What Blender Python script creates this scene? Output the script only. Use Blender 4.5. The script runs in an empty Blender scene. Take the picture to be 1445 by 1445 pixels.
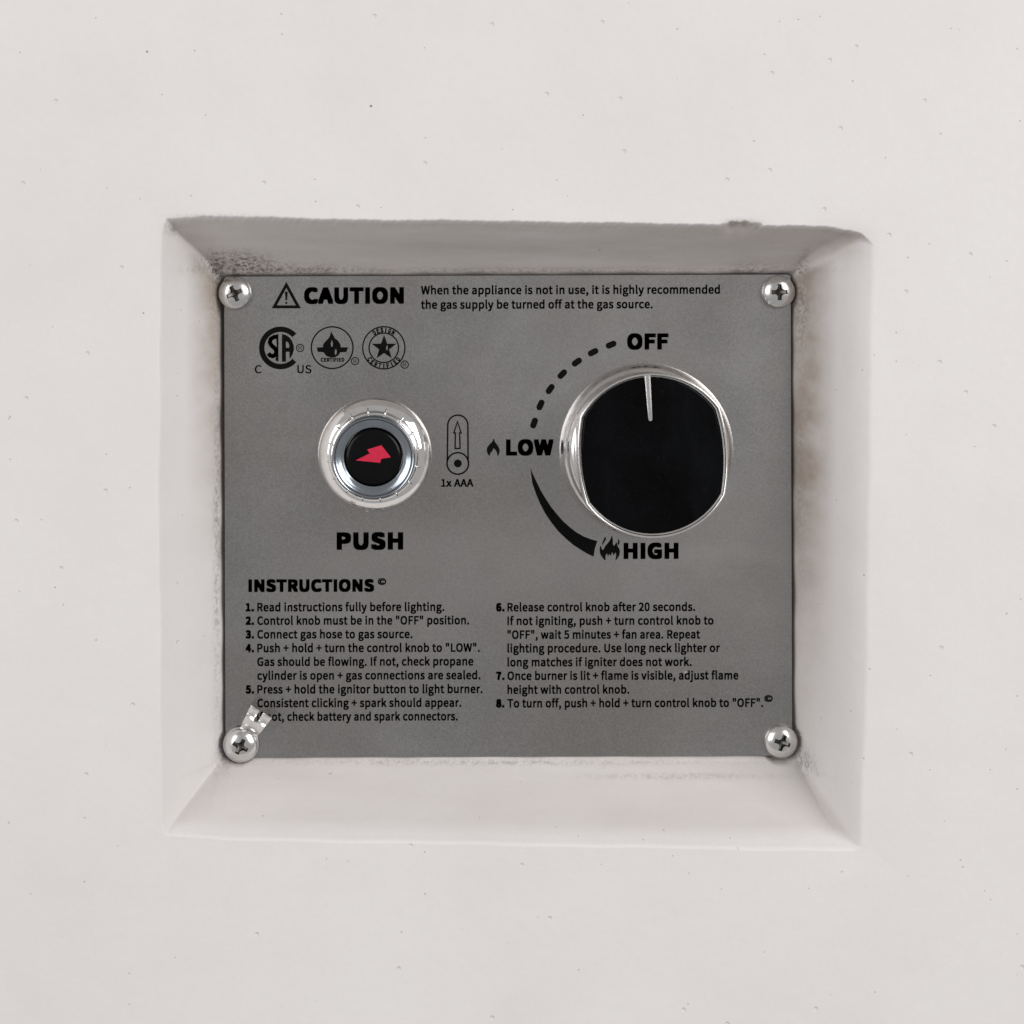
import bpy, bmesh, math, random
import numpy as np
from mathutils import Vector, noise
from mathutils.geometry import tessellate_polygon

random.seed(7)
scene = bpy.context.scene

# ------------------------------------------------------------------ camera
# The wall's front is the plane y = 0, +y goes into the wall, z is up.
IMG = 1445.0
DC = 0.450            # metres from lens to wall front
DP = 0.024            # depth of the steel plate behind the wall front
VX, VY = 630.0, 405.0 # pixel straight in front of the lens (the photo is a crop)
MPP = 0.165 / 800.0   # metres per photo pixel on the plate
F = (DC + DP) / MPP
Z0 = 0.60             # height of the lens


def P(px, py, d=DP):
    k = (DC + d) / F
    return Vector(((px - VX) * k, d, Z0 + (VY - py) * k))


cam = bpy.data.cameras.new('camera')
cam.sensor_width = 36.0
cam.lens = 36.0 * F / IMG
cam.shift_x = (IMG / 2 - VX) / IMG
cam.shift_y = -(IMG / 2 - VY) / IMG
cam.clip_start = 0.01
cam.clip_end = 50
camo = bpy.data.objects.new('camera', cam)
camo.location = (0, -DC, Z0)
camo.rotation_euler = (math.radians(90), 0, 0)
scene.collection.objects.link(camo)
scene.camera = camo

# ------------------------------------------------------------------ world and lamps
world = bpy.data.worlds.new('World')
scene.world = world
world.use_nodes = True
wn = world.node_tree.nodes
bg = wn['Background']
bg.inputs['Color'].default_value = (1.0, 0.985, 0.98, 1)
bg.inputs['Strength'].default_value = 0.36


def area(name, loc, target, size, sy, power, col):
    l = bpy.data.lights.new(name, 'AREA')
    l.shape = 'RECTANGLE'
    l.size, l.size_y = size, sy
    l.energy = power
    l.color = col
    o = bpy.data.objects.new(name, l)
    o.location = loc
    o.rotation_euler = (Vector(target) - Vector(loc)).to_track_quat('-Z', 'Y').to_euler()
    scene.collection.objects.link(o)
    return o


area('unseen_side_light', (1.40, -1.25, 1.22), (0.0, 0, 0.53), 1.3, 1.2, 27.0, (1.0, 0.985, 0.975))  # soft lamp from the upper right; its source is unseen
area('unseen_side_light', (-1.40, -1.25, 0.96), (0.0, 0, 0.53), 1.3, 1.2, 16.0, (1.0, 0.980, 0.985))  # weaker lamp added on the left to brighten the recess sides

vs = scene.view_settings
vs.view_transform = 'Standard'
vs.look = 'None'
vs.gamma = 1
vs.exposure = 0.0
vs.use_curve_mapping = False

# ------------------------------------------------------------------ materials


def mat(name):
    m = bpy.data.materials.new(name)
    m.use_nodes = True
    nt = m.node_tree
    return m, nt, nt.nodes['Principled BSDF']


def node(nt, kind, **kw):
    n = nt.nodes.new(kind)
    for k, v in kw.items():
        if k in n.inputs:
            n.inputs[k].default_value = v
        else:
            setattr(n, k, v)
    return n


def coords(nt, scale=(1, 1, 1)):
    g = node(nt, 'ShaderNodeNewGeometry')
    mp = node(nt, 'ShaderNodeMapping')
    mp.inputs['Scale'].default_value = scale
    nt.links.new(g.outputs['Position'], mp.inputs['Vector'])
    return mp.outputs['Vector']


def nse(nt, scale, detail=3, rough=0.5, stretch=(1, 1, 1)):
    n = node(nt, 'ShaderNodeTexNoise')
    n.inputs['Scale'].default_value = scale
    n.inputs['Detail'].default_value = detail
    n.inputs['Roughness'].default_value = rough
    nt.links.new(coords(nt, stretch), n.inputs['Vector'])
    return n.outputs['Fac']


def ramp(nt, fac, a, b, ca, cb):
    r = node(nt, 'ShaderNodeValToRGB')
    r.color_ramp.elements[0].position = a
    r.color_ramp.elements[1].position = b
    r.color_ramp.elements[0].color = (*ca, 1)
    r.color_ramp.elements[1].color = (*cb, 1)
    nt.links.new(fac, r.inputs['Fac'])
    return r.outputs['Color']


def g3(v):
    return (v, v, v)


def math_(nt, op, a, b=None, clamp=False):
    n = node(nt, 'ShaderNodeMath', operation=op, use_clamp=clamp)
    for i, v in enumerate((a, b)):
        if v is None:
            continue
        if isinstance(v, (int, float)):
            n.inputs[i].default_value = v
        else:
            nt.links.new(v, n.inputs[i])
    return n.outputs[0]


def mix(nt, fac, a, b, mode='MIX'):
    n = node(nt, 'ShaderNodeMix', data_type='RGBA', blend_type=mode)
    for key, v in ((0, fac), (6, a), (7, b)):
        if isinstance(v, tuple):
            n.inputs[key].default_value = (*v, 1)
        elif isinstance(v, (int, float)):
            n.inputs[key].default_value = v
        else:
            nt.links.new(v, n.inputs[key])
    return n.outputs[2]


def bump(nt, bsdf, h, strength, dist):
    b = node(nt, 'ShaderNodeBump')
    b.inputs['Strength'].default_value = strength
    b.inputs['Distance'].default_value = dist
    nt.links.new(h, b.inputs['Height'])
    nt.links.new(b.outputs['Normal'], bsdf.inputs['Normal'])
    return b


# painted concrete: mottled off-white with dirt specks and pinholes
MW, nt, bs = mat('painted_concrete')
bs.inputs['Roughness'].default_value = 0.62
bs.inputs['Specular IOR Level'].default_value = 0.3
c = ramp(nt, nse(nt, 9, 4, 0.55), 0.35, 0.65, (0.735, 0.708, 0.698), (0.765, 0.744, 0.738))
c = mix(nt, ramp(nt, nse(nt, 22, 5, 0.6), 0.48, 0.75, g3(0.0), g3(0.34)), c, (0.68, 0.645, 0.62))
c = mix(nt, ramp(nt, nse(nt, 420, 2, 0.6), 0.3, 0.7, g3(0.0), g3(0.16)), c, (0.66, 0.64, 0.62))
c = mix(nt, ramp(nt, nse(nt, 2600, 1, 0.5), 0.3, 0.7, g3(0.0), g3(0.14)), c, (0.60, 0.585, 0.58))
# dirt map made with the wall (vertex attribute), broken up by noise
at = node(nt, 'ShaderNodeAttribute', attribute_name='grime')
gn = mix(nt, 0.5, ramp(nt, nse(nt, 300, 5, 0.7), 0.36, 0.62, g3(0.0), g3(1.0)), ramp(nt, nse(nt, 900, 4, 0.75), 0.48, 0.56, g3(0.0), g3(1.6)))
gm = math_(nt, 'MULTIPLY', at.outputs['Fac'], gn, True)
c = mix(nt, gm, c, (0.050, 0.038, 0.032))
at2 = node(nt, 'ShaderNodeAttribute', attribute_name='stain_shade')  # brown stains, with shade painted on the recess sides
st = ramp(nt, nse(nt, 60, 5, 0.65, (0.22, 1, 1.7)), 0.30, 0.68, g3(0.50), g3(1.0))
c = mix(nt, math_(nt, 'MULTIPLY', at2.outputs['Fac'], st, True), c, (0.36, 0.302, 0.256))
# specks
for sc, th, keep, col in ((95, 0.042, 0.16, (0.20, 0.16, 0.13)), (240, 0.075, 0.10, (0.40, 0.35, 0.31)), (330, 0.10, 0.10, (0.42, 0.38, 0.35))):
    v = node(nt, 'ShaderNodeTexVoronoi')
    v.inputs['Scale'].default_value = sc
    nt.links.new(coords(nt), v.inputs['Vector'])
    wob = math_(nt, 'MULTIPLY', nse(nt, 1500, 2), th * 1.6)
    d = math_(nt, 'LESS_THAN', v.outputs['Distance'], wob)
    sep = node(nt, 'ShaderNodeSeparateColor')
    nt.links.new(v.outputs['Color'], sep.inputs[0])
    k = math_(nt, 'LESS_THAN', sep.outputs[0], keep)
    c = mix(nt, math_(nt, 'MULTIPLY', math_(nt, 'MULTIPLY', d, k), 0.8), c, col)
nt.links.new(c, bs.inputs['Base Color'])
hh = math_(nt, 'ADD', nse(nt, 38, 4, 0.5), math_(nt, 'MULTIPLY', nse(nt, 700, 3, 0.6), 0.06))
pv = node(nt, 'ShaderNodeTexVoronoi')
pv.inputs['Scale'].default_value = 150
nt.links.new(coords(nt), pv.inputs['Vector'])
psep = node(nt, 'ShaderNodeSeparateColor')
nt.links.new(pv.outputs['Color'], psep.inputs[0])
pit = math_(nt, 'MULTIPLY', math_(nt, 'LESS_THAN', psep.outputs[1], 0.035), ramp(nt, pv.outputs['Distance'], 0.04, 0.10, g3(0.5), g3(0.0)))
hh = math_(nt, 'SUBTRACT', hh, pit)
bump(nt, bs, hh, 0.55, 0.0011)

# satin steel plate
MS, nt, bs = mat('satin_steel')
bs.inputs['Metallic'].default_value = 1
c = ramp(nt, nse(nt, 28, 4, 0.55, (1, 1, 0.7)), 0.32, 0.68, (0.415, 0.392, 0.377), (0.450, 0.447, 0.447))
c = mix(nt, ramp(nt, nse(nt, 2600, 2, 0.6), 0.32, 0.68, g3(0.0), g3(0.75)), c, (0.275, 0.263, 0.255))
c = mix(nt, ramp(nt, nse(nt, 900, 4, 0.75, (0.12, 1, 1)), 0.63, 0.72, g3(0), g3(0.14)), c, (0.62, 0.61, 0.60))
# pale wiped smears
c = mix(nt, ramp(nt, nse(nt, 11, 3, 0.5, (0.6, 1, 1.5)), 0.48, 0.66, g3(0), g3(0.30)), c, (0.53, 0.515, 0.505))
c = mix(nt, ramp(nt, nse(nt, 46, 3, 0.5, (0.35, 1, 1.6)), 0.58, 0.74, g3(0), g3(0.26)), c, (0.58, 0.565, 0.555))
v = node(nt, 'ShaderNodeTexVoronoi')
v.inputs['Scale'].default_value = 130
nt.links.new(coords(nt), v.inputs['Vector'])
d = math_(nt, 'LESS_THAN', v.outputs['Distance'], math_(nt, 'MULTIPLY', nse(nt, 1700, 2), 0.13))
sep = node(nt, 'ShaderNodeSeparateColor')
nt.links.new(v.outputs['Color'], sep.inputs[0])
c = mix(nt, math_(nt, 'MULTIPLY', d, math_(nt, 'LESS_THAN', sep.outputs[0], 0.06)), c, (0.72, 0.70, 0.69))
nt.links.new(c, bs.inputs['Base Color'])
nt.links.new(ramp(nt, nse(nt, 34, 4, 0.6), 0.3, 0.7, g3(0.27), g3(0.36)), bs.inputs['Roughness'])
bump(nt, bs, nse(nt, 3000, 2, 0.6, (0.5, 1, 1)), 0.10, 0.0002)


def metal(name, col, r0, r1, bstr=0.15):
    m, nt, bs = mat(name)
    bs.inputs['Metallic'].default_value = 1
    k = nse(nt, 260, 4, 0.6)
    nt.links.new(ramp(nt, k, 0.3, 0.7, tuple(x * 0.88 for x in col), col), bs.inputs['Base Color'])
    nt.links.new(ramp(nt, nse(nt, 150, 4, 0.6), 0.3, 0.7, g3(r0), g3(r1)), bs.inputs['Roughness'])
    bump(nt, bs, nse(nt, 420, 3, 0.6), bstr, 0.0003)
    return m


MCH = metal('chrome', (0.97, 0.965, 0.955), 0.04, 0.09, 0.04)
MKN = metal('knob_chrome', (0.88, 0.865, 0.85), 0.13, 0.22, 0.05)
MSC = metal('zinc_screw', (0.80, 0.79, 0.775), 0.17, 0.30, 0.10)
MCO = metal('blued_collar', (0.36, 0.40, 0.44), 0.16, 0.25, 0.06)
MDR = metal('shaded_drive_socket', (0.20, 0.19, 0.18), 0.35, 0.5, 0.2)  # dark tone painted for the shade inside the screws' cross recesses
MTB = metal('tinned_tab', (0.93, 0.92, 0.91), 0.24, 0.34, 0.05)


def plain(name, col, rough, spec=0.5, nscale=300, amt=0.25):
    m, nt, bs = mat(name)
    c = ramp(nt, nse(nt, nscale, 3, 0.6), 0.3, 0.7, tuple(x * (1 - amt) for x in col), tuple(x * (1 + amt) for x in col))
    nt.links.new(c, bs.inputs['Base Color'])
    bs.inputs['Specular IOR Level'].default_value = spec
    nt.links.new(ramp(nt, nse(nt, 120, 4, 0.6), 0.3, 0.7, g3(rough * 0.8), g3(min(1, rough * 1.25))), bs.inputs['Roughness'])
    return m


MBK = plain('gloss_black', (0.0013, 0.0014, 0.0018), 0.12, 0.09, 60, 0.9)
nt = MBK.node_tree
bs = nt.nodes['Principled BSDF']
old = bs.inputs['Base Color'].links[0].from_socket
reflection_streaks = ramp(nt, nse(nt, 75, 4, 0.6, (1, 1, 0.35)), 0.50, 0.75, g3(0.0), g3(0.55))  # faint vertical reflections painted into the black as bluish streaks
spk = ramp(nt, nse(nt, 2300, 2, 0.6), 0.66, 0.72, g3(0.0), g3(0.5))
nt.links.new(mix(nt, spk, mix(nt, reflection_streaks, old, (0.007, 0.008, 0.010)), (0.02, 0.02, 0.021)), bs.inputs['Base Color'])
MCAP = plain('black_plastic', (0.003, 0.003, 0.0035), 0.2, 0.14)
MRD = plain('red_print', (0.56, 0.016, 0.055), 0.5, 0.3, 900, 0.12)
MIK = plain('black_ink', (0.0045, 0.0043, 0.0042), 0.8, 0.06, 1800, 0.4)
MIF = plain('fine_black_ink', (0.016, 0.0153, 0.0147), 0.8, 0.06, 1500, 0.5)

# ------------------------------------------------------------------ mesh helpers


def mesh_obj(name, verts, faces, material, parent=None, origin=None, smooth=True, recalc=True):
    """verts are in world metres; the object's origin goes to `origin`."""
    verts = [Vector(v) for v in verts]
    if origin is None:
        origin = sum(verts, Vector()) / len(verts)
    origin = Vector(origin)
    me = bpy.data.meshes.new(name)
    me.from_pydata([v - origin for v in verts], [], faces)
    if recalc:
        bm = bmesh.new()
        bm.from_mesh(me)
        bmesh.ops.remove_doubles(bm, verts=bm.verts, dist=1e-7)
        bmesh.ops.recalc_face_normals(bm, faces=bm.faces)
        bm.to_mesh(me)
        bm.free()
    me.materials.append(material)
    for p in me.polygons:
        p.use_smooth = smooth
    o = bpy.data.objects.new(name, me)
    scene.collection.objects.link(o)
    if parent is not None:
        o.parent = parent
        po = Vector(parent['world_at'])
        o.location = origin - po
    else:
        o.location = origin
    o['world_at'] = tuple(origin)
    return o


class Geo:
    def __init__(self):
        self.v, self.f = [], []

    def add(self, v, f):
        n = len(self.v)
        self.v += [Vector(x) for x in v]
        self.f += [tuple(i + n for i in q) for q in f]

    def loft(self, rings, cap0=True, cap1=True):
        n = len(rings[0])
        base = len(self.v)
        for r in rings:
            self.v += [Vector(p) for p in r]
        for i in range(len(rings) - 1):
            for j in range(n):
                a, b = base + i * n + j, base + i * n + (j + 1) % n
                self.f.append((a, b, b + n, a + n))
        if cap0:
            self.f.append(tuple(base + j for j in range(n)))
        if cap1:
            k = base + (len(rings) - 1) * n
            self.f.append(tuple(k + j for j in range(n)))


def sharp(o, deg):
    """smooth shading with creases above the angle"""
    o.data.set_sharp_from_angle(angle=math.radians(deg))


# ------------------------------------------------------------------ the wall with its recess
def build_wall():
    k0 = DC / F
    kd = (DC + DP) / F
    h = 0.00040
    def spaced(a, b, fine):
        out, v = [], a
        while v < b:
            out.append(v)
            v += 0.00018 if any(f0 < v < f1 for f0, f1 in fine) else h
        return np.array(out)
    xs_f = spaced((176 - VX) * k0, (1284 - VX) * k0, [((p - 9 - VX) * k0, (p + 9 - VX) * k0) for p in (228, 1226)])
    zs_f = spaced((VY - 1250) * k0, (VY - 262) * k0, [((VY - b) * k0, (VY - a) * k0) for a, b in ((296, 336), (1178, 1204))])
    ext = np.array([0.30, 0.20, 0.12, 0.06, 0.03, 0.012, 0.004])
    xs = np.concatenate([xs_f[0] - ext, xs_f, xs_f[-1] + ext[::-1]])
    zs = np.concatenate([zs_f[0] - ext, zs_f, zs_f[-1] + ext[::-1]])
    X, Z = np.meshgrid(xs, zs)                 # Z here is relative to the lens height
    px0, py0 = VX + X / k0, VY - Z / k0        # pixel of the point on the wall front
    pxd, pyd = VX + X / kd, VY - Z / kd        # ... and on the plate plane
    rng = np.random.default_rng(5)

    def wob(u, amp, lengths):
        r = np.zeros_like(u)
        for L in lengths:
            ph = rng.uniform(0, 6.28)
            r += np.sin(u / L * 6.283 + ph + 1.7 * np.sin(u / (L * 2.7) + ph))
        return amp * r / math.sqrt(len(lengths))

    # outer lip (pixels on the wall front)
    top = np.interp(px0, [225, 300, 520, 800, 1000, 1110, 1170, 1215, 1240], [309, 305, 310, 313, 317, 318, 320, 328, 346])
    top = top + wob(px0, 0.6, (310, 130))
    jit = wob(px0 + 0.6 * py0, 0.45, (47, 23, 11)) * np.exp(-((py0 - top - 2) / 7.0) ** 2)
    top = top + jit
    chip = np.clip(1 - ((px0 - 1047) / 30.0) ** 2, 0, 1) * np.exp(-((py0 - 314) / 9.0) ** 2)
    top = top - 7.0 * np.sqrt(chip) * (0.8 + 0.2 * np.sin(px0 * 0.33))
    bot = np.interp(px0, [225, 320, 700, 1000, 1230], [1176, 1184, 1190, 1196, 1200]) + wob(px0, 0.7, (260, 120))
    lef = np.interp(py0, [300, 330, 700, 1160, 1190], [236, 228, 224, 229, 236]) + wob(py0, 0.8, (300, 150))
    rig = np.interp(py0, [300, 335, 420, 700, 1000, 1200], [1230, 1232, 1231, 1227, 1222, 1214]) + wob(py0, 0.8, (310, 140))
    # inner edge (pixels on the plate plane)
    itop = np.interp(pxd, [300, 700, 1130], [386, 384.5, 383]) + wob(pxd, 0.6, (190, 80))
    ibot = np.interp(pxd, [300, 700, 1130], [1072, 1070, 1070]) + wob(pxd, 0.6, (190, 80))
    ilef = np.interp(pyd, [380, 700, 1070], [307, 309, 312]) + wob(pyd, 0.8, (210, 90))
    irig = np.interp(pyd, [380, 700, 1070], [1124, 1124, 1126]) + wob(pyd, 0.8, (210, 90))

    def tt(so, si):
        so, si = so * k0, si * kd
        return so / np.maximum(so - si, 1e-4)
    tT = tt(py0 - top, pyd - itop)
    tB = tt(bot - py0, ibot - pyd)
    tL = tt(px0 - lef, pxd - ilef)
    tR = tt(rig - px0, irig - pxd)

    def prof(t, lip, sag, fil):
        """0 at the wall front, 1 at the plate: rounded lip, then a slope that sags, then a fillet"""
        t = np.clip(t, -0.3, 1.0)
        a = lip
        s = np.where(t < -a, 0, np.where(t < a, (t + a) ** 2 / (4 * a), t))
        s = np.clip(s, 0, 1)
        return s + sag * s * (1 - s) * 4 + fil * np.sin(np.pi * s) ** 2 * (s - 0.5)

    dT = prof(tT, 0.022, 0.04, 0.08)
    dB = prof(tB, 0.035, 0.02, -0.05)
    dL = prof(tL, 0.040, 0.02, 0.0)
    # the right slope is shallow outside and steep towards the plate
    sR = np.clip(prof(tR, 0.045, 0.0, 0.0), 0, 1)
    dR = 0.30 * sR + 0.70 * sR ** 2.4

    def smin(a, b, k):
        hh = np.clip(0.5 + 0.5 * (b - a) / k, 0, 1)
        return b * (1 - hh) + a * hh - k * hh * (1 - hh)
    # corners: crisp mitres on the left, worn round ones on the right
    kx = np.clip((px0 - 250) / 950, 0, 1)
    kk = 0.03 + (0.03 + 0.12 * np.clip((800 - py0) / 300, 0, 1)) * kx ** 3
    ins = np.minimum(np.minimum(tT, tB), np.minimum(tL, tR))
    d = smin(smin(dT, dB, 0.02), smin(dL, dR, 0.02), kk)
    d = np.clip(d, 0, None)
    depth = d * DP
    # round sockets that the corner screws sit in
    for sx, sy, r in ((332, 413, 27), (1098, 412, 27), (337, 1049, 29), (1101, 1046, 31)):
        rr = np.hypot(pxd - sx, pyd - sy)
        ins = np.maximum(ins, 1.0 + (r - rr) * 0.010)
        depth = np.maximum(depth, np.clip((r - rr) / 2.2 + 0.5, 0, 1) * (DP + 0.0006))
    # groove round the plate, then the seat it lies on
    pin = np.minimum(np.minimum(pyd - 384, 1072 - pyd), np.minimum(pxd - 308, 1125 - pxd))
    groove = np.minimum(DP + 0.0050, depth + np.clip(ins - 0.995, 0, None) * 0.014 * 3.0)
    depth = np.where(ins >= 0.995, groove, depth)
    depth = np.where(pin > 24, DP + 0.0010, depth)
    # hand-trowelled unevenness
    und = np.zeros_like(X)
    for L, a in ((0.19, 0.00022), (0.083, 0.00014), (0.041, 0.00007)):
        p1, p2 = rng.uniform(0, 6.28, 2)
        und += a * np.sin(X / L * 6.283 + p1 + 0.8 * np.sin(Z / L * 5)) * np.sin(Z / L * 6.283 + p2 + 0.9 * np.sin(X / L * 4))
    win = np.clip(np.minimum(np.minimum(px0 - 178, 1282 - px0), np.minimum(py0 - 264, 1248 - py0)) / 60.0, 0, 1)
    und = und * win * win * (3 - 2 * win)
    depth = depth + und * np.clip((1.0 - ins) / 0.1, 0, 1)
    # ledge with a rough skin below the plate and small dents along the lip
    # ---- dirt and stains on the surface, and shade painted on the recess sides
    def blob(cx, cy, sx, sy, X_=pxd, Y_=pyd):
        return np.exp(-((X_ - cx) / sx) ** 2 - ((Y_ - cy) / sy) ** 2)
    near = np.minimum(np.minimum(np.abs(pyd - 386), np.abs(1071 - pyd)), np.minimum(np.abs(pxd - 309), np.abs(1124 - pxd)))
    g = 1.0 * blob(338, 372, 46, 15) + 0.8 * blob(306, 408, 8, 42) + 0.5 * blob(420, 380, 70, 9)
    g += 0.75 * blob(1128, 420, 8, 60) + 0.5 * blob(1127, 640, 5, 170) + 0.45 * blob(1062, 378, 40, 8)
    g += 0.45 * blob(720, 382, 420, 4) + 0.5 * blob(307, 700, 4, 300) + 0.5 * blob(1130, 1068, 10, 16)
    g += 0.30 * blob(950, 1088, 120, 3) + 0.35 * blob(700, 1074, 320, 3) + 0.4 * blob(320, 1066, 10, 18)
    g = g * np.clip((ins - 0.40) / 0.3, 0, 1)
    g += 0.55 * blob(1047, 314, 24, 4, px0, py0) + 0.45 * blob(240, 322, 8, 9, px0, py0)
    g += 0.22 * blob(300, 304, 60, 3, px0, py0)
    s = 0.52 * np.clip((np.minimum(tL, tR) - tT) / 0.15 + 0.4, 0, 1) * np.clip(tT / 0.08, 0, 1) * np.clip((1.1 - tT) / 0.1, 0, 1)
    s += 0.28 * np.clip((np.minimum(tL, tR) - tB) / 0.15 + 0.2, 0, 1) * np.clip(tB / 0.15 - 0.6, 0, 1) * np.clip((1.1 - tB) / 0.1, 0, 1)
    s += 0.80 * np.clip((np.minimum(tT, tB) - tR) / 0.2, 0, 1) * np.clip((tR - 0.50) / 0.35, 0, 1) * np.clip((1150 - pyd) / 500, 0.1, 1)  # right side: brown stain and painted shade, strongest near the plate
    s += 0.95 * np.clip((np.minimum(tT, tB) - tL) / 0.2, 0, 1) * np.clip((tL - 0.42) / 0.45, 0, 1) * np.clip((860 - pyd) / 420, 0.08, 1)  # left side: stain plus painted shade of the top lip, fading downwards
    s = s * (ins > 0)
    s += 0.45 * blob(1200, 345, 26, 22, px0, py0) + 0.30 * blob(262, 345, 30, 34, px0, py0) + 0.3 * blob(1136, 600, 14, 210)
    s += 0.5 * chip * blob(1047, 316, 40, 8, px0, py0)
    nz, nx = X.shape
    co = np.empty((nz * nx, 3))
    co[:, 0] = X.ravel()
    co[:, 1] = depth.ravel()
    co[:, 2] = Z.ravel() + Z0
    gz, gx = np.gradient(depth, zs, xs)
    nn = np.stack([gx.ravel(), -np.ones(nz * nx), gz.ravel()], 1)
    nn /= np.linalg.norm(nn, axis=1)[:, None]
    ii = np.arange(nz * nx).reshape(nz, nx)
    quads = np.stack([ii[:-1, :-1], ii[:-1, 1:], ii[1:, 1:], ii[1:, :-1]], -1).reshape(-1, 4)
    insf = np.minimum(np.minimum(ins[:-1, :-1], ins[1:, 1:]), np.minimum(ins[:-1, 1:], ins[1:, :-1])).ravel()
    is_rec = insf > -0.16

    def make(name, sel, parent, back):
        q = quads[sel]
        used, inv = np.unique(q, return_inverse=True)
        q = inv.reshape(-1, 4)
        v = co[used]
        at = np.array([0.0, 0.0, Z0])
        vl = v - at
        nv, nf = len(v), len(q)
        extra_v, extra_f = [], []
        if back:                                    # the slab's edges and back
            x0, x1, z0, z1, yb = xs[0], xs[-1], zs[0], zs[-1], 0.075
            extra_v = [(x0, und[0, 0], z0), (x1, und[0, -1], z0), (x1, und[-1, -1], z1), (x0, und[-1, 0], z1),
                       (x0, yb, z0), (x1, yb, z0), (x1, yb, z1), (x0, yb, z1)]
            extra_f = [(0, 4, 5, 1), (1, 5, 6, 2), (2, 6, 7, 3), (3, 7, 4, 0), (4, 7, 6, 5)]
        me = bpy.data.meshes.new(name)
        me.from_pydata([tuple(a) for a in vl] + extra_v, [],
                       [tuple(a) for a in q] + [tuple(i + nv for i in f) for f in extra_f])
        me.materials.append(MW)
        sm = np.ones(len(me.polygons), dtype=bool)
        if extra_f:
            sm[-5:] = False
        me.polygons.foreach_set('use_smooth', sm)
        for nm, arr in (('grime', g), ('stain_shade', s)):
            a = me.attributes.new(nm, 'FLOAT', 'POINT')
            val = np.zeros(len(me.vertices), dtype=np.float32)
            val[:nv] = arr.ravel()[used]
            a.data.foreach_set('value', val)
        if not extra_f:
            me.normals_split_custom_set_from_vertices([tuple(a) for a in nn[used]])
        else:
            me.normals_split_custom_set_from_vertices([tuple(a) for a in nn[used]] + [(0, 0, 0)] * 8)
        o = bpy.data.objects.new(name, me)
        scene.collection.objects.link(o)
        if parent:
            o.parent = parent
        else:
            o.location = at
        return o
    w = make('wall', ~is_rec, None, True)
    w['kind'] = 'structure'
    w['label'] = 'off-white painted concrete face with a slanted recess for the control panel'
    w['category'] = 'wall'
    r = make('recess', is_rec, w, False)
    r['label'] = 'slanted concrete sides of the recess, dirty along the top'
    return w


wall = build_wall()

# ------------------------------------------------------------------ the control panel
panel = bpy.data.objects.new('control_panel', None)
panel.empty_display_size = 0.02
scene.collection.objects.link(panel)
pw = P(717, 1068, DP)
panel.location = pw
panel['world_at'] = tuple(pw)
panel['label'] = 'satin steel gas control panel with knob, igniter button and printed instructions'
panel['category'] = 'control panel'


def rounded_poly(pts, r, n=5):
    out = []
    m = len(pts)
    for i in range(m):
        p, a, b = Vector(pts[i]), Vector(pts[i - 1]), Vector(pts[(i + 1) % m])
        u, w = (a - p).normalized(), (b - p).normalized()
        s, e = p + u * r, p + w * r
        for k in range(n + 1):
            t = k / n
            out.append(((1 - t) ** 2 * s + 2 * t * (1 - t) * p + t * t * e))
    return out


T = 0.0011
pl = rounded_poly([(316, 390), (1116, 387), (1118, 1066.5), (318.5, 1069)], 6)
cen = Vector((717, 728))
inn = [p + (cen - p).normalized() * 0.7 for p in pl]
gp = Geo()
gp.loft([[P(p.x, p.y, DP + T) for p in pl], [P(p.x, p.y, DP + 0.00018) for p in pl], [P(p.x, p.y, DP) for p in inn]])
plate = mesh_obj('faceplate', gp.v, gp.f, MS, panel, smooth=False)
plate['label'] = 'grey satin steel sheet printed in black'

# ------------------------------------------------------------------ printing on the plate
INK = DP - 0.00005
_n = [0]


def ink(name, polys, material=MIK, label=None, parent=None, d=None, raw=None):
    """polys: list of lists of loops in photo pixels (first loop outer, others holes)"""
    v, f = [], []
    _n[0] += 1
    dd = (INK if d is None else d) - 2e-7 * (_n[0] % 40)
    for loops in polys:
        flat = [q for L in loops for q in L]
        tris = tessellate_polygon([[Vector((q[0], q[1], 0)) for q in L] for L in loops])
        base = len(v)
        v += [P(q[0], q[1], dd) for q in flat]
        f += [tuple(base + i for i in t) for t in tris]
    if raw:
        for rv, rf in raw:
            base = len(v)
            v += [P(q[0], q[1], dd) for q in rv]
            f += [tuple(base + i for i in t) for t in rf]
    o = mesh_obj(name, v, f, material, parent or plate, smooth=False, recalc=False)
    me = o.data
    bm = bmesh.new()
    bm.from_mesh(me)
    for fc in bm.faces:
        if fc.normal.y > 0:
            fc.normal_flip()
    bm.to_mesh(me)
    bm.free()
    if label:
        o['label'] = label
    return o


_tc = {}
# Blender's own interface font with humanist latin letters, if this Blender has it; else its built-in font
FONT = None
try:
    import os
    _p = os.path.join(bpy.utils.system_resource('DATAFILES', path='fonts'), 'Noto Sans CJK Regular.woff2')
    if os.path.exists(_p):
        FONT = bpy.data.fonts.load(_p)
except Exception:
    FONT = None


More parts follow.
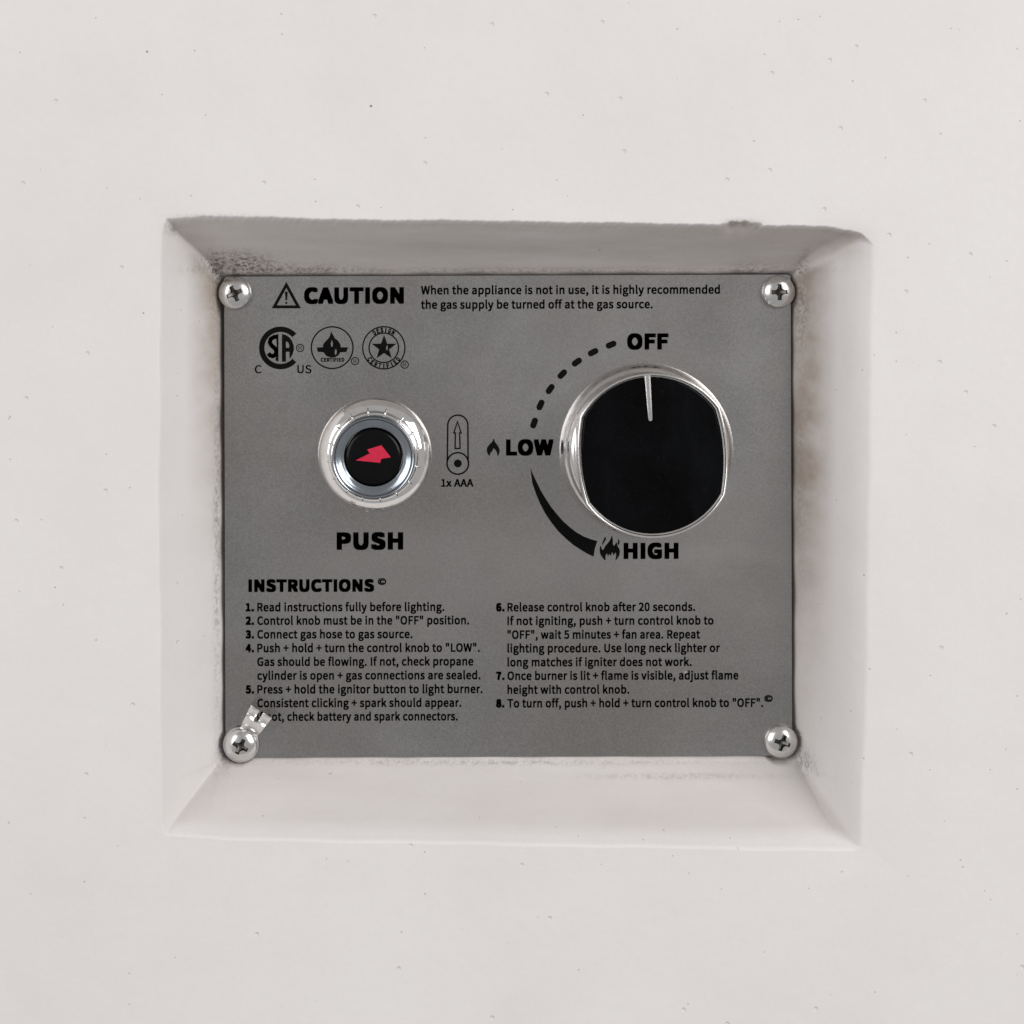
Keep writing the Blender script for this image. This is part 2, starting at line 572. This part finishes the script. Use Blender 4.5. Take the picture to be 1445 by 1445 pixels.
def glyphs(s, bold):
    key = (s, bold)
    if key not in _tc:
        cu = bpy.data.curves.new('t', 'FONT')
        cu.body = s
        if FONT:
            cu.font = FONT
        cu.size = 1
        cu.space_character = 1.0 + bold * 2.2
        cu.resolution_u = 4
        cu.fill_mode = 'FRONT'
        ob = bpy.data.objects.new('t', cu)
        scene.collection.objects.link(ob)
        dg = bpy.context.evaluated_depsgraph_get()
        me = bpy.data.meshes.new_from_object(ob.evaluated_get(dg))
        v0 = [(a.co.x, a.co.y) for a in me.vertices]
        f0 = [tuple(p.vertices) for p in me.polygons]
        # heavier weights: the same outline laid down a few times round a small circle
        v, f = [], []
        shifts = [(0, 0)] if bold <= 0 else [(bold * a, bold * b) for a, b in ((-1, -1), (0, -1), (1, -1), (1, 0), (1, 1), (0, 1), (-1, 1), (-1, 0), (0, 0))]
        for ax, ay in shifts:
            base = len(v)
            v += [(q[0] + ax, q[1] + ay) for q in v0]
            f += [tuple(i + base for i in q) for q in f0]
        bpy.data.objects.remove(ob)
        bpy.data.curves.remove(cu)
        bpy.data.meshes.remove(me)
        _tc[key] = (v, f)
    return _tc[key]


def line(s, x0, x1, base, cap, bold=0.0, slope=-0.0025):
    v, f = glyphs(s, bold)
    hv = glyphs('H', bold)[0]
    ch = max(p[1] for p in hv) - min(p[1] for p in hv)
    b0 = min(p[1] for p in hv)
    a, b = min(p[0] for p in v), max(p[0] for p in v)
    sx, sy = (x1 - x0) / (b - a), cap / ch
    return [(x0 + (p[0] - a) * sx, base - (p[1] - b0) * sy + slope * (p[0] - a) * sx) for p in v], f


def circ(cx, cy, r, n=40, a0=0.0, a1=360.0):
    m = n if abs(a1 - a0) >= 360 else n + 1
    return [(cx + r * math.cos(math.radians(a0 + (a1 - a0) * i / n)), cy - r * math.sin(math.radians(a0 + (a1 - a0) * i / n))) for i in range(m)]


def ring(cx, cy, r, w):
    return [circ(cx, cy, r + w / 2, 48), circ(cx, cy, r - w / 2, 48)]


def stroke(pts, w, closed=False):
    """a ribbon of width w along the points; returns loops"""
    pts = [Vector(p) for p in pts]
    n = len(pts)
    L, R = [], []
    for i in range(n):
        a = pts[i - 1] if (i or closed) else pts[i]
        b = pts[(i + 1) % n] if (i < n - 1 or closed) else pts[i]
        t1 = (pts[i] - a).normalized() if (pts[i] - a).length else (b - pts[i]).normalized()
        t2 = (b - pts[i]).normalized() if (b - pts[i]).length else t1
        t = (t1 + t2).normalized()
        nrm = Vector((-t.y, t.x))
        k = w / 2 / max(0.45, t.dot(t1))
        L.append(tuple(pts[i] + nrm * k))
        R.append(tuple(pts[i] - nrm * k))
    if closed:
        area_ = lambda q: abs(sum(q[i][0] * q[(i + 1) % n][1] - q[(i + 1) % n][0] * q[i][1] for i in range(n)))
        return [L, R] if area_(L) > area_(R) else [R, L]
    return [L + R[::-1]]


def ribbon(pts, w):
    """a thick line as separate quads and round joints"""
    out = []
    for a, b in zip(pts, pts[1:]):
        t = Vector((b[0] - a[0], b[1] - a[1])).normalized() * (w / 2)
        out.append([[(a[0] - t.y, a[1] + t.x), (b[0] - t.y, b[1] + t.x), (b[0] + t.y, b[1] - t.x), (a[0] + t.y, a[1] - t.x)]])
    return out + [[circ(p[0], p[1], w / 2, 14)] for p in pts[1:-1]]


B1 = 0.024    # heavy lettering
B0 = 0.012    # body lettering

ink('caution_heading', [], raw=[line('CAUTION', 429, 570, 429, 23.5, B1)], label='bold black word CAUTION')
tri = [(404, 402), (421, 433), (387, 433)]
ink('warning_triangle', [stroke(tri, 4.2, True), [[(402.0, 411.5), (406.0, 411.5), (405.1, 424), (402.9, 424)]], [circ(404, 427.4, 1.6, 12)]],
    label='black warning triangle with exclamation mark')
ink('caution_notice', [], MIF, raw=[
    line('When the appliance is not in use, it is highly recommended', 594, 1016, 415.6, 12.2, B0),
    line('the gas supply be turned off at the gas source.', 594, 921, 436.0, 12.2, B0)],
    label='two lines of small black caution text')


def reg(cx, cy, r):
    return ring(cx, cy, r, 1.3), line('R', cx - r * 0.42, cx + r * 0.48, cy + r * 0.55, r * 1.15, 0.0)


def q3(x, y):          # from the enlarged view of the three certification marks
    return (350 + x * 0.16609, 440 + y * 0.16609)


# first mark: a heavy C round an S and an A
cx, cy = 395.7, 491.0
C_out = circ(cx, cy, 30.2, 40, 42, 318)
C_in = circ(cx, cy, 22.6, 40, 318, 42)
s_path = [q3(x, y) for x, y in ((250, 212), (222, 213), (192, 232), (185, 262), (203, 290), (228, 310), (241, 335), (235, 362), (212, 378), (188, 372), (172, 352))]
s_stem = [q3(x, y) for x, y in ((238, 192), (258, 188), (258, 424), (232, 412), (238, 380), (246, 340), (240, 232))]
a_out = [q3(x, y) for x, y in ((288, 188), (318, 196), (348, 214), (372, 244), (388, 285), (389, 325), (380, 358), (366, 384), (352, 398), (352, 340), (322, 340), (322, 424), (288, 424))]
a_hole = [q3(x, y) for x, y in ((322, 252), (322, 306), (350, 306), (350, 280), (340, 258))]
r1, r1t = reg(423.5, 491, 5.2)
ink('certification_mark', [[C_out + C_in], *ribbon(s_path, 6.0), [s_stem], [a_out, a_hole], r1],
    raw=[r1t], label='black certification mark of letters CSA inside a heavy C')
ink('country_letters', [], MIF, raw=[line('C', 359.5, 369, 526.8, 11.5, 0.006), line('US', 419.5, 439.5, 526.8, 11.5, 0.006)], label='thin black letters C and US beside the first mark')
# second mark: a flame drop with a banner in a thin ring
drop = [q3(x, y) for x, y in ((705, 165), (722, 195), (738, 225), (765, 245), (786, 280), (788, 302), (850, 302), (836, 342), (784, 344), (766, 372), (735, 388),
                              (700, 388), (664, 374), (642, 344), (592, 340), (585, 302), (634, 302), (640, 272), (664, 245), (688, 220), (700, 192))]
sl1 = [q3(x, y) for x, y in ((712, 236), (721, 268), (719, 296), (706, 296), (703, 268))]
sl2 = [q3(x, y) for x, y in ((746, 312), (755, 335), (750, 362), (738, 366), (736, 335))]
r2, r2t = reg(501, 509.5, 5.2)
ink('certification_mark', [ring(468.7, 490.6, 29.4, 2.0), [drop, sl1, sl2], r2],
    raw=[r2t, line('CERTIFIED', 452.5, 486, 510.6, 5.6, 0.02)], label='round certification mark with a black flame drop on a banner')
# third mark: a star in two thin rings with lettering between them


def arc_word(s, cx, cy, r, a0, a1, h, inward=False):
    res = []
    n = len(s)
    for i, ch in enumerate(s):
        a = math.radians(a0 + (a1 - a0) * (i + 0.5) / n)
        v, f = glyphs(ch, 0.022)
        xa, xb = min(p[0] for p in v), max(p[0] for p in v)
        hv = glyphs('H', 0.022)[0]
        chh = max(p[1] for p in hv)
        wd = min(4.0, (xb - xa) / chh * h)
        pts = []
        for p in v:
            lx = (p[0] - (xa + xb) / 2) / (xb - xa) * wd
            ly = (p[1] / chh - 0.5) * h
            if inward:      # feet point outwards (lower half of a badge)
                ux, uy = -math.sin(a), math.cos(a)
                pts.append((cx + r * math.cos(a) - (-lx) * ux * 1 - ly * math.cos(a), cy - (r * math.sin(a) + lx * uy - ly * math.sin(a))))
            else:
                ux, uy = math.sin(a), -math.cos(a)
                pts.append((cx + r * math.cos(a) + lx * ux + ly * math.cos(a), cy - (r * math.sin(a) + lx * uy + ly * math.sin(a))))
        res.append((pts, f))
    return res


sx_, sy_ = 541.6, 490.8
star = []
for i in range(10):
    rr = 18.2 if i % 2 == 0 else 7.4
    a = math.radians(90 + 36 * i)
    star.append((sx_ + 0.4 + rr * math.cos(a), sy_ - rr * math.sin(a)))
slit = [q3(x, y) for x, y in ((1182, 280), (1188, 300), (1184, 326), (1175, 326), (1173, 300))]
r3, r3t = reg(571, 514.5, 5.2)
ink('certification_mark', [ring(sx_, sy_, 29.8, 1.9), ring(sx_, sy_, 20.8, 1.9), [star, slit], r3],
    raw=[r3t] + arc_word('DESIGN', sx_, sy_, 25.4, 128, 52, 6.2) + arc_word('CERTIFIED', sx_, sy_, 25.4, 212, 328, 6.2, True),
    label='round certification mark with a black star between lettered rings')

ink('push_word', [], raw=[line('PUSH', 475, 569, 776, 24.8, B1)], label='bold black word PUSH')
ink('off_word', [], raw=[line('OFF', 885, 943.5, 493.5, 23, B1)], label='bold black word OFF')
ink('low_word', [], raw=[line('LOW', 714, 781, 643, 23, B1)], label='bold black word LOW')
ink('high_word', [], raw=[line('HIGH', 880, 957.5, 789, 23, B1)], label='bold black word HIGH')


def q8(x, y):
    return (670 + x * 0.20761, 590 + y * 0.20761)


def smooth_loop(pts, it=2):
    for _ in range(it):
        out = []
        for i in range(len(pts)):
            a, b = pts[i], pts[(i + 1) % len(pts)]
            out += [(a[0] * .75 + b[0] * .25, a[1] * .75 + b[1] * .25), (a[0] * .25 + b[0] * .75, a[1] * .25 + b[1] * .75)]
        pts = out
    return pts


low = [q8(x, y) for x, y in ((128, 132), (136, 162), (158, 188), (170, 216), (167, 240), (154, 266), (152, 238), (143, 218), (126, 202), (122, 222), (104, 240), (101, 262),
                             (84, 238), (80, 206), (98, 180), (120, 160))]
ink('flame_symbol', [[smooth_loop(low, 1)]], label='small single black flame')
fl = [q8(x, y) for x, y in ((848, 884), (858, 862), (864, 894), (874, 896), (884, 872), (908, 846), (922, 825), (931, 795), (940, 828), (937, 852), (946, 872), (956, 854), (966, 842),
                            (969, 870), (986, 892), (986, 922), (976, 946), (954, 972), (960, 944), (961, 918), (954, 914), (944, 938), (934, 906), (925, 942), (914, 920), (905, 946),
                            (898, 914), (888, 940), (890, 972), (868, 950), (850, 920))]
f2 = [q8(x, y) for x, y in ((886, 804), (893, 822), (880, 842), (868, 866), (866, 850), (873, 832))]
f3 = [q8(x, y) for x, y in ((979, 818), (985, 840), (977, 866), (970, 856), (973, 838))]
ink('flame_symbol', [[smooth_loop(fl, 1)], [f2], [f3]], label='tall black flame with several tongues')

outer = [(748.5, 660.6), (751, 681), (756, 696), (762, 710.4), (769, 724), (778, 737.4), (788, 750), (798.7, 760.3), (809, 769), (819.5, 775.8), (828, 781), (837.7, 785.6)]
inner = [(839.5, 774), (843, 763.4), (834, 761), (823.6, 757), (814, 751.5), (805, 744.7), (795, 736), (786.3, 726), (777, 714.5), (769.6, 703), (763, 692), (757.2, 680), (752, 669)]
ink('heat_wedge', [[outer + inner]], label='curved black wedge growing from LOW to HIGH')
dots = [(753.7, 597), (762.7, 571.5), (776.4, 549), (793.5, 528), (814, 511), (837, 497), (862.4, 486.4)]
for i, (dx, dy) in enumerate(dots):
    a = dots[max(0, i - 1)]
    b = dots[min(6, i + 1)]
    ang = math.degrees(math.atan2(-(b[1] - a[1]), b[0] - a[0]))
    ux, uy = math.cos(math.radians(ang)), -math.sin(math.radians(ang))
    hl, w2 = 3.6, 4.3
    loop = circ(dx + ux * hl, dy + uy * hl, w2, 10, ang - 90, ang + 90) + circ(dx - ux * hl, dy - uy * hl, w2, 10, ang + 90, ang + 270)
    ink('dash', [[loop]])

# battery symbol
cap_ = circ(646, 600, 14.2, 20, 0, 180)
body = [(660.6, 652)] + [(646 + (x - 646), y) for x, y in cap_] + [(631.2, 652)]
arrow = [(645.6, 595), (650.8, 611), (648.6, 611), (649.2, 633), (642.2, 633), (642.6, 611), (640.4, 611)]
ink('battery_symbol', [stroke(body, 2.2), ring(646, 654, 15.2, 2.3), [circ(646, 654, 5.6, 20)], stroke(arrow, 2.0, True)],
    raw=[line('1x AAA', 622.5, 668, 687, 11, 0.012)], label='black battery outline with arrow, marked 1x AAA')

ink('instructions_heading', [], raw=[line('INSTRUCTIONS', 350.5, 528, 835.6, 18, B1), line('©', 533, 545, 825.5, 9.6, 0.012)],
    label='bold black word INSTRUCTIONS')
left_col = [('1.', 'Read instructions fully before lighting.', 627, 863), ('2.', 'Control knob must be in the "OFF" position.', 662, 882), ('3.', 'Connect gas hose to gas source.', 582, 901.3),
            ('4.', 'Push + hold + turn the control knob to "LOW".', 677, 920.7), ('', 'Gas should be flowing. If not, check propane', 668, 940), ('', 'cylinder is open + gas connections are sealed.', 678, 959.5),
            ('5.', 'Press + hold the ignitor button to light burner.', 681, 979), ('', 'Consistent clicking + spark should appear.', 651, 998.3), ('', 'If not, check battery and spark connectors.', 646, 1017.5)]
right_col = [('6.', 'Release control knob after 20 seconds.', 981, 863), ('', 'If not igniting, push + turn control knob to', 1007, 882.3), ('', '"OFF", wait 5 minutes + fan area. Repeat', 988, 901.8),
             ('', 'lighting procedure. Use long neck lighter or', 1016, 921), ('', 'long matches if igniter does not work.', 976, 940.6), ('7.', 'Once burner is lit + flame is visible, adjust flame', 1042, 959.8),
             ('', 'height with control knob.', 888, 979.4), ('8.', 'To turn off, push + hold + turn control knob to "OFF".', 1077, 998.6)]
for col, nx, tx, lab in ((left_col, 346.5, 363, 'steps one to five of the printed instructions'), (right_col, 700, 716, 'steps six to eight of the printed instructions')):
    rows = []
    for num, txt, x1, base in col:
        if num:
            rows.append(line(num, nx, nx + 12, base, 12, 0.026))
        rows.append(line(txt, tx, x1, base, 12.2, B0))
    if nx == 700:
        rows.append(line('©', 1078.5, 1090.5, 990.5, 9.6, 0.012))
    ink('instruction_text', [], MIF, raw=rows, label=lab)

# ------------------------------------------------------------------ turned parts
S = MPP


class Frame:
    """local (a right, b up, h out of the plate), photo pixels on the plate as the unit for a, b; h in metres"""

    def __init__(self, px, py, roll=0.0, tilt=(0.0, 0.0), d=DP):
        self.o = P(px, py, d)
        self.c, self.s = math.cos(math.radians(roll)), math.sin(math.radians(roll))
        self.tx, self.ty = tilt

    def __call__(self, a, b, h):
        A = (a * self.c - b * self.s) * S + h * self.tx
        B = (a * self.s + b * self.c) * S + h * self.ty
        return self.o + Vector((A, -h, B))


def lathe(fr, prof_, n=72):
    return [[fr(r * math.cos(2 * math.pi * i / n), r * math.sin(2 * math.pi * i / n), h) for i in range(n)] for r, h in prof_]


# ---- control knob
FK = Frame(912, 635.5, 3.8)
skirt = [(122, -0.0002), (123, 0.0001), (122.7, 0.0007), (121, 0.0014), (118, 0.0024), (115, 0.0031), (113.8, 0.0033), (113, 0.0032), (112.2, 0.0035), (110, 0.0042), (107, 0.0048), (104, 0.0051), (60, 0.0052)]
gk = Geo()
gk.loft(lathe(FK, skirt, 112))
knob = mesh_obj('control_knob', gk.v, gk.f, MKN, panel, origin=FK(0, 0, 0))
knob['label'] = 'chrome control knob with glossy black face, pointer at OFF'
sharp(knob, 50)


def knob_outline(R, wx, bulge, rc=7, n=22):
    """circle of radius R cut by two gently bowed flats at x = +-wx; corners rounded"""
    # half-angle where the flat's corner meets the circle
    yc = math.sqrt(R * R - (wx - bulge) ** 2)
    a = math.atan2(yc, wx - bulge)
    pts = []
    for i in range(n + 1):          # top arc, right to left
        t = a + (math.pi - 2 * a) * i / n
        pts.append((R * math.cos(t), R * math.sin(t)))
    for i in range(1, 14):          # left flat, top to bottom
        t = i / 14
        y = yc - 2 * yc * t
        pts.append((-(wx - bulge * (y / yc) ** 2), y))
    for i in range(n + 1):
        t = math.pi + a + (math.pi - 2 * a) * i / n
        pts.append((R * math.cos(t), R * math.sin(t)))
    for i in range(1, 14):
        t = i / 14
        y = -yc + 2 * yc * t
        pts.append((wx - bulge * (y / yc) ** 2, y))
    # soften corners
    for _ in range(0):
        pts = [((pts[i - 1][0] + 2 * p[0] + pts[(i + 1) % len(pts)][0]) / 4, (pts[i - 1][1] + 2 * p[1] + pts[(i + 1) % len(pts)][1]) / 4) for i, p in enumerate(pts)]
    return pts


ol = knob_outline(113.5, 103.5, 7.5)


def off(pts, d):
    n = len(pts)
    out = []
    for i, p in enumerate(pts):
        a, b = pts[i - 1], pts[(i + 1) % n]
        t = Vector((b[0] - a[0], b[1] - a[1])).normalized()
        out.append((p[0] - t.y * d, p[1] + t.x * d))      # counter-clockwise loop: inwards
    return out


HK = 0.0150
gb = Geo()
gb.loft([[FK(x, y, h) for x, y in off(ol, d)] for d, h in ((1.0, 0.0040), (0.4, 0.0100), (0.6, HK - 0.0017), (2.2, HK - 0.0015), (2.4, HK - 0.0012), (0.2, HK - 0.0010), (0, HK - 0.0006))], True, False)
kb = mesh_obj('knob_body', gb.v, gb.f, MKN, knob)
sharp(kb, 40)
gr = Geo()
rim_prof = ((0, HK - 0.0006), (0.25, HK - 0.0002), (1.0, HK + 0.00016), (2.2, HK + 0.00034), (3.4, HK + 0.0002), (4.3, HK - 0.00012), (4.8, HK - 0.0004), (6.6, HK - 0.0005), (6.9, HK - 0.0012))
gr.loft([[FK(x, y, h) for x, y in off(ol, d)] for d, h in rim_prof], False, False)
kr = mesh_obj('knob_rim', gr.v, gr.f, MKN, knob)
gf = Geo()
gf.loft([[FK(x, y, h) for x, y in off(ol, d)] for d, h in ((6.0, HK - 0.0010), (7.5, HK - 0.00055), (9.5, HK - 0.00048))] + [[FK(x * q, y * q, HK - 0.00048 + 0.00012 * (1 - q)) for x, y in off(ol, 9.5)] for q in (0.8, 0.5, 0.2)], True, True)
kf = mesh_obj('knob_face', gf.v, gf.f, MBK, knob)
kf['label'] = 'glossy black inlay of the knob'
# pointer ridge
pt = [(-3.9, 110), (3.9, 110)] + [(3.2, 70), (2.8, 52)] + [(2.6 * math.cos(t), 50 + 2.6 * math.sin(t)) for t in [-i * math.pi / 8 for i in range(1, 8)]] + [(-2.8, 52), (-3.2, 70)]
cp = (0, 78)
gpt = Geo()
gpt.loft([[FK(x, y, HK - 0.0006) for x, y in pt], [FK(x, y, HK - 0.00005) for x, y in pt], [FK(x * 0.62, cp[1] + (y - cp[1]) * 0.975, HK + 0.0001) for x, y in pt]])
kp = mesh_obj('pointer', gpt.v, gpt.f, MKN, knob)
sharp(kp, 30)

# ---- igniter push button
FB = Frame(529, 640.5)
gfl = Geo()
gfl.loft(lathe(FB, [(78.8, -0.0002), (80.1, 0.0002), (80.2, 0.0007), (79.6, 0.0012), (78.5, 0.0016), (76, 0.00213), (72, 0.00285), (68, 0.00347), (64.5, 0.00395), (62, 0.0042), (61.0, 0.0046), (60.2, 0.0052), (59.0, 0.0054), (56, 0.0054)], 96))
btn = mesh_obj('igniter_button', gfl.v, gfl.f, MCH, panel, origin=FB(0, 0, 0))
btn['label'] = 'round chrome push button with red lightning bolt on black'
sharp(btn, 45)
for k in range(16):
    a = 2 * math.pi * (k + 0.35) / 16
    ca, sa = math.cos(a), math.sin(a)
    gg = Geo()
    ringsn = []
    for r, h, w in ((58.5, 0.0047, 1.5), (60, 0.0058, 1.4), (62.8, 0.0052, 1.5), (67.0, 0.0036, 1.1)):
        ringsn.append([FB(r * ca - w * sa * q, r * sa + w * ca * q, h + dh) for q, dh in ((-1, -0.0004), (-0.55, 0.0001), (0.55, 0.0001), (1, -0.0004))])
    gg.loft(ringsn)
    mesh_obj('lug', gg.v, gg.f, MCH, btn)
gc = Geo()
gc.loft(lathe(FB, [(57.5, 0.0040), (57.8, 0.0094), (57.2, 0.0106), (55.8, 0.0111), (54.2, 0.0110), (52.8, 0.0105), (51.6, 0.0102), (49, 0.0101), (46, 0.0098), (43.4, 0.0094), (42.0, 0.0091), (41.0, 0.0090), (40.2, 0.0087), (39.8, 0.0050)], 96))
col_ = mesh_obj('collar', gc.v, gc.f, MCO, btn)
col_['label'] = 'blue-grey metal collar'
sharp(col_, 50)
gcap = Geo()
gcap.loft(lathe(FB, [(39.4, 0.0050), (39.4, 0.0081), (38.8, 0.0087), (37.4, 0.0090), (34, 0.0092), (20, 0.0094), (8, 0.0095)], 72))
capo = mesh_obj('button_cap', gcap.v, gcap.f, MCAP, btn)
sharp(capo, 60)
bolt = [(398, 630), (508, 575), (488, 545), (600, 511), (673, 606), (599, 617), (589, 649)]
bl = [((x - 537) * 0.17993, -(y - 606) * 0.17993) for x, y in bolt]
gbo = Geo()
kk_ = (DC + DP - 0.0095) / (DC + DP)
b2 = [(x * kk_, y * kk_) for x, y in bl]
gbo.loft([[FB(x, y, 0.0089) for x, y in b2], [FB(x, y, 0.00958) for x, y in b2]])
bo = mesh_obj('lightning_bolt', gbo.v, gbo.f, MRD, btn, smooth=False)

# ---- corner screws (pan heads with a cross recess)


def make_screw(px, py, rot, tilt, h0, label):
    fr = Frame(px, py, rot, tilt)
    R, H = 23.3, 0.0027
    nr, ns = 64, 176
    deep = []
    g = Geo()
    rings_ = [[fr(R * 0.98 * math.cos(2 * math.pi * i / ns), R * 0.98 * math.sin(2 * math.pi * i / ns), h0 - 0.0006) for i in range(ns)]]
    for j in range(nr + 1):
        r = R * (1 - j / (nr + 0.35))
        t = r / R
        hh = h0 + 0.0005 + (H - 0.0005) * (1 - t ** 2.7) ** 0.62 if t < 1 else h0 + 0.0005
        row = []
        for i in range(ns):
            a = 2 * math.pi * i / ns
            x, y = r * math.cos(a), r * math.sin(a)
            u, v = abs(x), abs(y)
            # cross: two bars with flared root
            L = 11.2
            bar1 = min(2.7 + 1.5 * max(0, 1 - u / 7) - v, L - u)
            bar2 = min(2.7 + 1.5 * max(0, 1 - v / 7) - u, L - v)
            dia = (8.2 - (u + v)) * 0.75
            e = max(bar1, bar2, dia)
            dep = min(max(e / 0.7, 0), 1.0)
            floor_ = 0.0011 + 0.0017 * (1 - min(1, r / 11.5))
            deep.append(dep > 0.5)
            row.append(fr(x, y, hh - dep * floor_))
        rings_.append(row)
    g.loft(rings_, True, True)
    o = mesh_obj('screw', g.v, g.f, MSC, panel, origin=fr(0, 0, 0))
    o['label'] = label
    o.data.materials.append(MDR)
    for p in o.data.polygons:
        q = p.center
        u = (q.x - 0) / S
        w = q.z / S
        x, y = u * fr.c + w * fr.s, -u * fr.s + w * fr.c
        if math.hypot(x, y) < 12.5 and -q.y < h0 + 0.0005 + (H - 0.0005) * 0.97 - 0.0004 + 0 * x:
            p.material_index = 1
    sharp(o, 42)
    return o


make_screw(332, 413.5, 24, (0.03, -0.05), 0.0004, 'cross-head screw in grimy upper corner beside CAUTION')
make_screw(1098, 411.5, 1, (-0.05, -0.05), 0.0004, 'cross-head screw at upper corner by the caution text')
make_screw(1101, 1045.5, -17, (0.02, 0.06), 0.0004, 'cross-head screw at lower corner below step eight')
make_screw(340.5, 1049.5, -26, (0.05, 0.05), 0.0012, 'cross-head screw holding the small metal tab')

# ------------------------------------------------------------------ forked tab clamped under the lower screw
FT = Frame(340.5, 1049.5, -31)          # b runs along the tab, away from the screw
th = 0.0005
gt = Geo()
# ring under the screw head
n = 56
ro, ri = 25.2, 12
ringz = lambda r, h: [FT(r * math.cos(2 * math.pi * i / n), r * math.sin(2 * math.pi * i / n), h) for i in range(n)]
gt.loft([ringz(ri, 0.0005), ringz(ro, 0.0005), ringz(ro + 0.3, 0.0008), ringz(ro - 0.4, 0.0011), ringz(ri, 0.0011)], False, False)
# bent strip: (distance from screw, height of top face)
path = [(19, 0.0016), (22.3, 0.0016), (24, 0.0006), (25.2, 0.0005), (26.6, 0.0022), (28, 0.0028), (33, 0.0036), (38, 0.0043), (43, 0.0048)]
forkp = [(43, 0.0048), (44.5, 0.0047), (46.5, 0.0043), (48, 0.0043), (51, 0.0049), (56, 0.0058), (60, 0.0063), (62, 0.0063)]


def strip(pts, xa, xb, xa2, xb2):
    rr = []
    for i, (b, h) in enumerate(pts):
        p0, p1 = pts[max(0, i - 1)], pts[min(len(pts) - 1, i + 1)]
        t = Vector(((p1[0] - p0[0]) * S, p1[1] - p0[1])).normalized()
        nb, nh = -t.y * th / S, t.x * th
        e = 0.5
        f_ = i / (len(pts) - 1)
        a0, a1 = xa + (xa2 - xa) * f_, xb + (xb2 - xb) * f_
        rr.append([FT(a0, b, h - 0.00008), FT(a0 + e, b, h), FT(a1 - e, b, h), FT(a1, b, h - 0.00008), FT(a1 - 0.2, b - nb, h - nh), FT(a0 + 0.2, b - nb, h - nh)])
    gt.loft(rr)


strip(path, -13.2, 13.2, -15.2, 15.2)
strip(forkp, -15.2, -3.0, -17.2, -2.8)
strip(forkp, 3.0, 15.2, 2.8, 17.2)
tab = mesh_obj('metal_tab', gt.v, gt.f, MTB, None, origin=FT(0, 0, 0))
sharp(tab, 60)
tab['label'] = 'small bent forked metal tab sticking out from under the lower screw'
tab['category'] = 'metal tab'

for o in scene.objects:
    if 'world_at' in o:
        del o['world_at']
